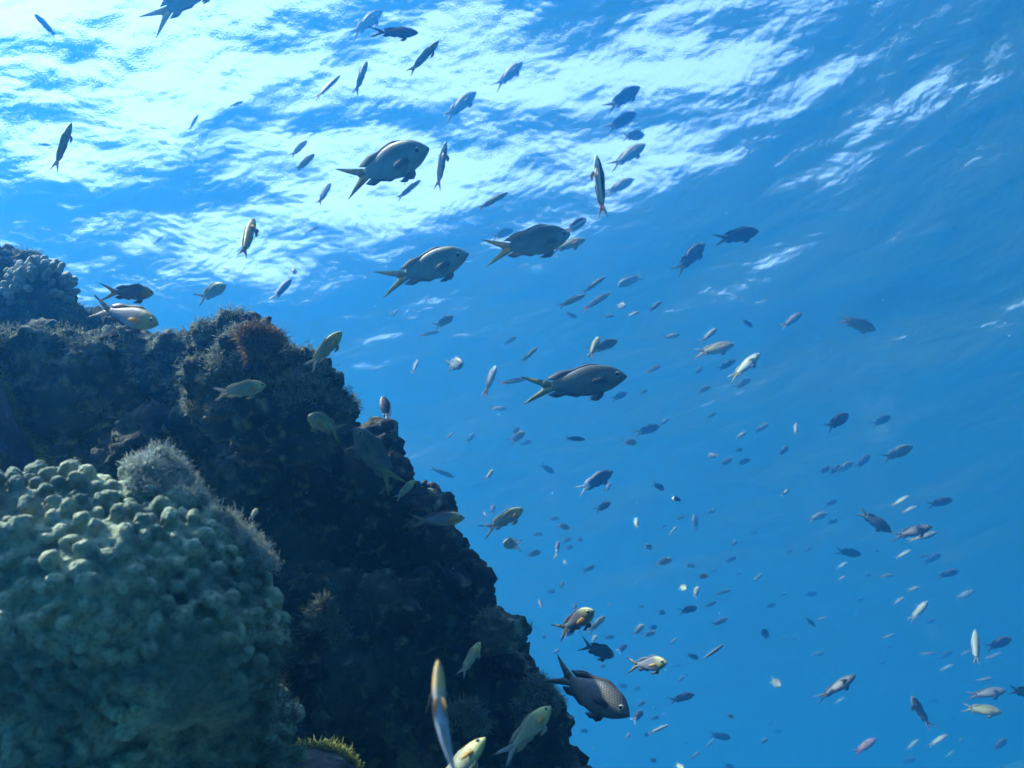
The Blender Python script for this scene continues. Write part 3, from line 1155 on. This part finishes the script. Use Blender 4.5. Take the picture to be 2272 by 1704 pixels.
parse('''
#0 0 2.9105
1420 -190 945 165 190 c g t | large grey fish cut off by the top edge of the photo | the fish cut by the top edge
235 92 352 234 34 s k | thin dark fish slanting down right alone in the upper left corner
470 795 345 1085 48 s o b0.55 k @1.1 | yellow-backed fish with sweeping tail, alone high at the left edge | the sweeping yellow fish
325 938 246 930 16 s s f1.2
1570 655 1485 687 18 s s f1.2
1283 738 1230 822 20 s o b0.6 f1.2
2200 488 2030 638 30 s w
1985 908 1875 1010 34 s w
2032 995 1910 1100 38 s o
2138 1182 2050 1320 36 s w
1645 1408 1560 1655 62 s o @1.0 k | olive fish heading up with big dark eye, above the white-tailed yellow fish | the steep olive fish
2062 1464 1958 1506 16 s k f1.4 b0.4
1050 1525 1005 1568 16 s o b0.5
#720 0 2.9105
378 70 160 235 84 c g f1.15 | grey fish heading up right among white glare, touching a flat dark one
606 212 282 206 70 a k | flat dark fish lying level among the white glare at the top
742 268 538 472 46 s g | long grey slender fish slanting up right on the edge of the glare
278 398 203 578 40 s g b0.35
1280 405 1092 570 76 c g f1.1 | teal fish with forked tail against the whitest glare at top centre | the teal fork-tailed fish
982 596 762 772 86 c g f1.05 | grey-green fish slanting up right under the glare, left of the teal fork-tailed fish | the slanting grey-green fish
668 962 104 1190 252 c g t | largest grey fish, full-bodied with dark belly, beneath the glare | the largest grey fish
786 916 724 1228 46 s w | narrow upright white-striped fish just right of the largest grey fish | the narrow upright fish
566 1102 498 1184 44 a y | stubby yellowish fish just under the belly of the largest grey fish
622 1162 464 1288 32 s o
1187 1243 984 1352 34 s o
2037 562 1812 712 94 c d f1.15 | topmost dark fish of the column of five at upper right | the top of the column of five
2017 728 1816 844 84 c d f1.15 | second dark fish from the top in the column of five
2068 872 1920 884 72 c g f1.5 | faded roundish fish, third in the column of five
2072 932 1836 1086 86 c g f1.1 | grey-teal fish, fourth in the column of five at upper right
1998 1156 1806 1254 68 c o f1.25 | olive fish, lowest in the column of five, beside the white upright fish
1752 1003 1802 1402 62 s w @1.25 | long white and black upright fish with reddish tail tip | the long white upright fish
1222 1486 1074 1538 62 c g f1.6
1592 1512 1036 1632 208 c g f0.98 | grey scaly fish level at centre with yellow tail, two slim fish behind its head | the level yellow-tailed fish
1692 1412 1540 1510 62 a w f1.25 | pale-lined fish half hidden above the snout of the level yellow-tailed fish
1684 1548 1440 1624 60 a o f1.2 | olive fish half hidden below the snout of the level yellow-tailed fish
925 1640 385 1826 215 c n t b-0.25 | pale grey fish with a big ringed eye, facing right near the centre | the ringed-eye fish
#1440 0 2.6587
646 1364 380 1420 92 c k f1.1 | dark fish with pale tail, topmost on the right side of the open water | the upper right dark fish
328 1436 152 1612 88 c d f1.1 | dark fish tilted steeply up, just left below the upper right dark fish
#0 540 2.9105
988 322 656 314 104 a v @1.0 | grey-green fish with orange cheek spot, above a bigger twin at the reef crest | the upper orange-cheeked fish
1006 522 590 402 148 a v t @0.8 | large violet-grey fish with yellow cheek, blurred, crossing the reef crest | the yellow-cheeked fish
1456 268 1265 368 84 a y t | yellow fish with whitish forked tail, hovering left of a white-tailed teal one | the white-tailed yellow fish
1884 230 1742 384 48 a b f1.05 | small teal fish with bright white tail above the round boulder
1890 160 1926 240 30 s k b0.8 f1.2
1446 150 1472 170 22 a k f1.3
2208 568 1968 834 92 a y b-0.2 @0.9 | yellow-green fish climbing steeply at the right shoulder of the round boulder | the climbing yellow-green fish
1716 918 1362 978 104 a y @0.86 | pale mint fish with yellow cheek in front of the dark round boulder | the pale mint fish
1995 1120 2215 1225 118 a o t @0.88 | dim olive fish turned left, pectoral fin out, against the dark wall
#720 540 2.9105
1952 858 1270 950 222 c m t | big dark scaly fish with yellow forked tail and black cheek spot, right of centre | the big dark scaly fish
475 428 422 484 18 s o f1.2
834 472 700 544 54 a g
746 570 600 596 22 s w
602 752 570 838 24 s w
892 772 786 792 84 a s t f1.1 | bright white chunky fish turned nearly head on, alone in blue | the white head-on fish
1106 790 1060 912 42 s w b0.7 | curved white-striped fish between the white head-on fish and big dark fish | the curved striped fish
1302 878 1124 902 30 s w | level white-striped fish touching the tail of the big dark scaly fish
1378 672 1264 768 26 s o
1242 602 1148 658 30 a s f2
1818 212 1656 326 30 s o f1.3
1684 332 1508 410 36 s o f1.4
1848 318 1662 434 34 s w f1.15
1892 278 2058 208 62 c o f1.25
1944 400 1882 412 44 a s t f1.8
2176 376 2094 434 28 s s f1.8
1630 484 1548 440 34 c g f2.2
1872 468 1790 474 26 c g f2.4
2032 440 1950 472 24 c g f2.4
1774 600 1710 738 42 s y | slim yellowish upright fish crossing the tail of a pale green one
1892 628 1696 704 62 a s | pale green fish heading right behind a slim upright one
2178 788 2072 836 26 s w
1956 962 1852 1012 46 c k f1.3
2092 946 2036 974 24 c g f2.2
372 984 420 1166 78 c b @1.1 | black fish with thin white tail, head up beside the wall crest | the black head-up fish
#720 540 2.9105
192 1192 478 1592 176 c m t @0.93 | big dark fish with yellow tail slanting down along the wall edge | the dark fish at the wall
586 1530 448 1662 48 a y b0.2 @0.92 | slim yellow fish with head up beside the tail of the dark wall fish
830 1222 785 1268 18 s o f1.4
972 1226 908 1290 34 a s f1.4
1294 1218 1190 1288 50 a y
1256 1186 1216 1232 30 a k
1338 1272 1258 1304 28 a s f2.2
1684 1266 1554 1258 28 s k
2166 1180 1996 1232 64 c d f1.15 | dark fish with drooping yellow fin, right below the big dark scaly fish
2018 1286 1918 1286 44 a y f1.1
838 1512 700 1456 26 s g b0.5 f1.3
1092 1460 1038 1530 26 s y
1484 1486 1392 1424 40 c k f1.5
1864 1472 1626 1608 92 c b | black fish with snow-white forked tail and white rear fin, in open blue | the snow-tailed fish
1852 1544 1812 1606 30 a s f1.6
2192 1592 2118 1546 38 a k
1182 1068 1064 1062 34 c g f2.6
#1440 540 2.6587
76 338 0 402 26 s s f1.3
402 500 298 590 32 a s f1.3
502 598 262 652 74 c o f1.1 | olive-grey fish with dark cheek spot, above a white-backed one at right | the olive cheek-spot fish
654 648 466 814 66 c g | grey fish with white back line climbing steeply, right of two faint fish | the steep white-lined fish
512 688 402 748 42 c k f1.5
598 798 508 858 36 a s f1.4
182 540 76 556 34 c o f2
612 494 542 444 30 c d f1.6
902 410 776 502 48 c d f1.2
1334 512 1116 440 80 c o f1.3 | olive fish pointing down right, farthest right in the empty upper blue | the lone olive fish
1176 1006 1044 1096 74 c k f1.1 | dark oval fish with yellow tail, left of a smaller dark one, far right | the dark oval fish
1424 1020 1316 1074 50 c p f1.2
1554 1198 1374 1276 70 c s f1.1 | pale silvery fish right of a short row of dark fish at right | the pale silvery fish
1304 1246 1222 1326 46 c k f1.4
1208 1288 1102 1356 46 c g f1.4
1132 1308 1062 1364 40 c k f1.5
1068 1316 1010 1358 36 c k f1.6
824 1196 762 1254 36 c d f1.5
346 1256 412 1250 38 c d f1.6
494 1266 418 1314 34 a s f1.6
598 1272 516 1304 38 c d f1.6
554 1214 502 1226 22 c d f2.2
704 1066 626 1114 26 s s f2.2
578 1112 506 1154 26 c s f2.4
868 1058 866 1134 22 s s f2.2
398 998 342 1032 20 a s f2.6
314 732 268 772 26 a s f2.4
368 842 282 884 34 c g f2.2
118 1032 62 1072 22 s s f1.6
190 1516 84 1486 26 s b b-0.9 | small black fish with curling white tail, right of the snow-tailed fish
832 1448 774 1492 26 c g f2.2
#0 1080 2.6592
1518 128 1476 198 32 a y @0.66 | tiny yellow fish peeking over the fuzzy rim of the knobbly coral head
#720 1080 2.6592
828 184 490 206 88 a v @0.94 | blue-grey fish with yellow flecks level at the wall edge | the level wall-edge fish
1176 130 926 270 82 a y | yellowish-grey fish with dark eye, in blue right of the wall notch | the dark-eyed yellowish fish
1056 334 1166 346 68 a y t f0.9
1280 382 1186 408 36 a g
1382 316 1370 380 22 s b b0.7
1462 304 1392 328 26 a o f1.1
1468 350 1418 366 26 a o f1.2
1528 310 1476 320 28 a y f1.2
1448 246 1368 222 34 a y
1388 186 1316 190 24 a y f1.3
1290 280 1216 282 26 a o f1.5
1002 104 984 160 30 a k f1.2
940 148 958 180 18 a k f1.2
1688 92 1594 146 42 a d
1840 182 1840 242 28 s g
1934 366 1880 342 34 a y
1594 466 1514 504 30 a s
1420 434 1420 462 22 a s f1.3
1412 558 1388 604 24 a k
1366 616 1306 622 26 a s f1.4
1264 664 1282 716 18 s k
1588 734 1360 866 108 a v t | plump grey fish with yellow cheek, below the empty gap right of the wall | the plump grey fish
1484 688 1466 734 26 a k
1658 764 1548 864 38 a o
1474 848 1406 880 36 a b
1606 878 1578 922 28 a y
1708 1000 1506 924 82 a k f1.1 | dark fork-tailed fish pointing down right, above the big diving fish | the dark fork-tailed fish
1788 1342 1302 1058 225 c k t b0.1 @1.0 | big dark fish diving down right with long forked tail at lower centre | the big diving fish
2018 1040 1778 1054 90 a v t f1.1 | pale-faced fish with black forked tail, right of the big diving fish | the black fork-tailed fish
920 918 796 1132 60 a y b-0.15 @0.85 | pale yellow fish climbing steeply before the dark lower wall | the pale steep fish
660 1030 708 1880 60 s f b0.35 @0.40 | blurred orange-snouted fish standing upright at the bottom edge, nearest of all | the orange-snouted fish
1340 1302 1030 1616 118 a y b0.25 @0.8 | olive-yellow fish with orange cheek mark and streaming tail, at the bottom of the wall | the orange-marked fish
950 1490 560 1900 118 a y t @0.66 | yellow-green fish cut off by the bottom edge, beside the orange-snouted one | the cropped yellow-green fish
1886 814 1814 880 36 a y f1.1
1962 824 1916 838 28 a k f1.1
1956 858 1866 882 32 a y f1.2
1714 886 1640 892 28 a s f1.3
1784 932 1726 980 36 a b f1.1
1394 956 1346 988 18 s s f1.3
1656 1052 1626 1068 26 a s
1306 880 1280 894 24 a s
1512 852 1494 862 22 a s
1894 1266 1840 1298 28 a s
1880 1324 1812 1388 42 a b
1588 1330 1546 1336 28 a k f1.2
1976 1360 1914 1372 24 a s
2036 1404 1906 1458 20 s s f1.1
1554 1442 1502 1440 24 a p
1806 1452 1772 1494 24 a g f1.3
1910 1466 1884 1462 22 a p
1958 1612 1922 1622 26 a p
1788 1182 1728 1168 30 a g f1.6
1868 1188 1816 1196 26 a g f1.8
2008 740 1966 746 30 a d f1.2
1884 710 1848 704 20 a o f1.4
1684 684 1678 712 14 a k f1.4
1856 1346 1830 1360 20 a s f1.3
#1440 1080 5.2667
532 318 542 522 78 c k f0.9 | small black upright fish, head up, alone in the mid-right blue | the black upright fish
334 456 226 570 22 s s
196 458 156 466 34 a s f1.4
424 350 294 378 34 a o f1.9
784 268 664 324 40 a g f1.9
274 846 62 908 80 a y | small yellow-white fish with bright tail left of a hooked slender one | the bright-tailed fish
548 938 362 894 40 s w b-0.8 f1.2
692 1036 550 1060 68 a y
436 1200 346 1158 82 a g t
578 1166 526 1304 66 a y
964 1202 766 1254 38 s g f1.4
794 1342 646 1404 36 s d f1.4
568 1412 342 1464 82 a p
192 1472 108 1476 44 a d
918 1542 722 1622 66 a s
1022 826 878 884 50 a d f1.6
1032 626 962 694 44 a s f1.9
1332 1012 1222 1108 34 s s f1.7
1482 1368 1356 1414 50 a p f1.6
1964 1244 1822 1262 64 c p f1.5
1942 1634 1834 1528 40 s d f1.4
2076 1528 1956 1558 40 c g f2.2
2088 306 1838 406 88 c s f1.2
2204 156 2056 220 60 c d f1.5
2204 386 2076 434 60 c d f1.7
1622 36 1538 104 28 c g f2.4
1264 528 1156 542 32 a o f2.2
1684 736 1598 772 36 c g f2.4
1904 718 1816 748 32 c g f2.4
1092 998 1008 1032 32 a s f2.4
794 958 728 1002 26 a s f2.4
1604 1238 1518 1282 28 a s f2.4
#1850 1080 5.2417
874 108 656 230 58 c g f1.6
964 228 786 304 54 c g f2.0
1380 148 1084 216 106 c p f1.15 | dark purplish fish right of two ghostly ones, far right mid-height | the purplish fish
656 528 280 268 146 c d f1.05 | dark fish diving down right, nose at the tail of a grey-blue one, far right | the dark nose-down fish
1136 466 664 588 136 c k f1.1 | dark grey fish with pale tail following the nose-down fish at far right | the following dark fish
1198 528 846 636 78 c d f1.3
314 792 26 742 106 c k f1.15 | dark lens-shaped fish pointing right, below the dark nose-down fish
520 742 482 752 40 a d f1.6
904 738 706 834 56 c g f1.9
1250 784 1040 894 86 c p f1.3
1084 792 976 828 36 a y f1.4
1454 976 1200 1050 90 c p f1.2 | dark purplish fish, lowest of the three stepping down at the far right
434 1012 336 1048 36 c p f1.8
708 1028 526 1042 56 c d f1.7
164 878 22 954 40 c s f2.2
144 1038 38 1092 36 c g f2.4
1006 1168 836 1214 54 c g f2.0
824 1288 676 1374 52 c g f2.2
344 1308 258 1332 44 c g f2.4
1634 1208 1416 1310 76 c s f1.6
1098 1334 862 1576 92 c s f1.1 | silvery fish with glinting head climbing steeply at lower right | the glinting fish
1184 1538 1076 1602 58 c p f1.7
266 1492 240 1510 36 a s f1.6
492 540 466 560 34 a s f1.6
#1440 1392 5.2667
580 368 436 312 60 a p
876 206 542 428 32 s k f1.25 | long thin dark fish like a pencil, right of the pale-faced black fork-tailed fish
1324 24 1396 136 94 c k t f0.7 | small black rounded fish seen end on, in the lower right blue
2054 292 1886 334 56 c d f1.5
1540 690 1420 610 118 c m t f1.1 | round pale fish seen head on like a disc, lower right | the round pale disc fish
534 784 216 868 92 a p f1.2 | purplish fish with yellow flank and white tail, right of the big diving fish | the white-tailed purplish fish
412 574 326 644 40 a s
460 548 424 564 28 a s
958 1296 696 1246 92 c p f0.95 | dark purple fish above the bottom edge, right of lower centre | the dark purple fish
770 1300 656 1412 28 s s f1.4
990 1058 906 1014 52 a y
1396 1300 1284 1366 48 a s
1458 1076 1376 1146 44 c p f1.7
1554 1214 1438 1222 54 c p f1.7
594 1456 486 1540 32 s s f1.2
334 126 238 204 32 s s f1.2
286 232 250 258 30 a s
384 440 276 442 28 a s f1.2
1612 112 1554 140 28 c g f2.2
1740 118 1676 136 26 c g f2.2
990 1660 880 1600 84 c p | dark purple fish cut off by the bottom edge at right of centre
400 1660 310 1590 66 a y t | dark-eyed yellowish fish poking its head up at the bottom edge
78 1562 4 1546 42 a p
470 1344 392 1350 28 a s f1.4
804 1392 780 1428 28 a p f1.6
90 938 52 960 42 a s f1.2
176 1000 150 1046 26 a g f1.3
206 756 184 808 22 a k f1.3
#1850 1392 5.2417
256 562 -225 852 136 c k f1.0 | dark grey fish slanting up right, largest in the lower right quarter | the slanting dark fish
706 76 546 130 40 c d f1.8
664 200 604 266 32 c p f1.8
606 382 524 434 34 c p f1.8
1206 306 984 304 58 c d f1.7
1388 276 1204 376 72 c p f1.5
1604 276 1454 324 48 c s f1.8
1662 30 1644 428 84 s s @3.2 | upright silvery fish with glinting white head at far right | the upright glinting fish
2064 132 1770 246 124 c p f1.15 | dark purple fish beside the upright glinting fish
1964 298 1744 366 56 c d f1.7
1384 436 1214 508 46 c g f2.0
1854 588 1612 624 48 c p f1.7
1994 736 1544 800 126 c p f1.2 | dark purple fish with long tail, level at far right | the level purple fish
2420 790 2040 720 150 c p f0.95 | blackish fish cut off by the right edge of the photo
1940 992 1500 928 138 c o f1.2 | olive fish pointing down right, just below the level purple fish
930 800 1090 1210 100 a p b0.5 f1.5 | upright dark fish with raised fins and curving tail, lower right | the upright finny fish
1224 850 1096 864 46 c p f1.8
496 1300 214 1480 104 c r f1.15 | reddish fish slanting up right near the bottom edge at right | the reddish fish
994 1304 822 1438 56 c s f1.5
1326 1254 1084 1390 76 c s f1.4
2016 1304 1834 1428 94 c p f1.2 | dark purple fish nearest the lower right corner
956 1528 786 1568 78 c s f1.6
1414 1426 1274 1526 36 c s f1.9
144 818 -10 890 42 c s f1.7
1500 1290 1456 1330 36 a s f1.6
1424 1040 1354 1076 36 c p f2.2
1990 1610 1910 1640 46 c s f1.7
''')
label_all()
for f in FISH:
    build_fish(f)


# ------------------------------------------------------------------ drifting specks
def specks():
    rg = random.Random(21)
    bm = bmesh.new()
    for i in range(300):
        d = rg.uniform(0.6, 3.0)
        p = at(rg.uniform(-50, W_ + 50), rg.uniform(-50, H_ + 50), d)
        if p.z > SURF_Z - .3:
            continue
        r = d * rg.choice((.0002, .0003, .0003, .0004, .0006))
        bmesh.ops.create_icosphere(bm, subdivisions=1, radius=r, matrix=Matrix.Translation(p) @ Matrix.Diagonal((1, rg.uniform(.5, 1.5), rg.uniform(.5, 1.4), 1)))
    me = bpy.data.meshes.new('plankton')
    bm.to_mesh(me)
    bm.free()
    o = link('plankton', me, material=simple_mat('pale_particles', (.7, .72, .7), .8, .3))
    tag(o, 'pale specks of plankton drifting in the blue water', 'plankton', kind='stuff')


specks()
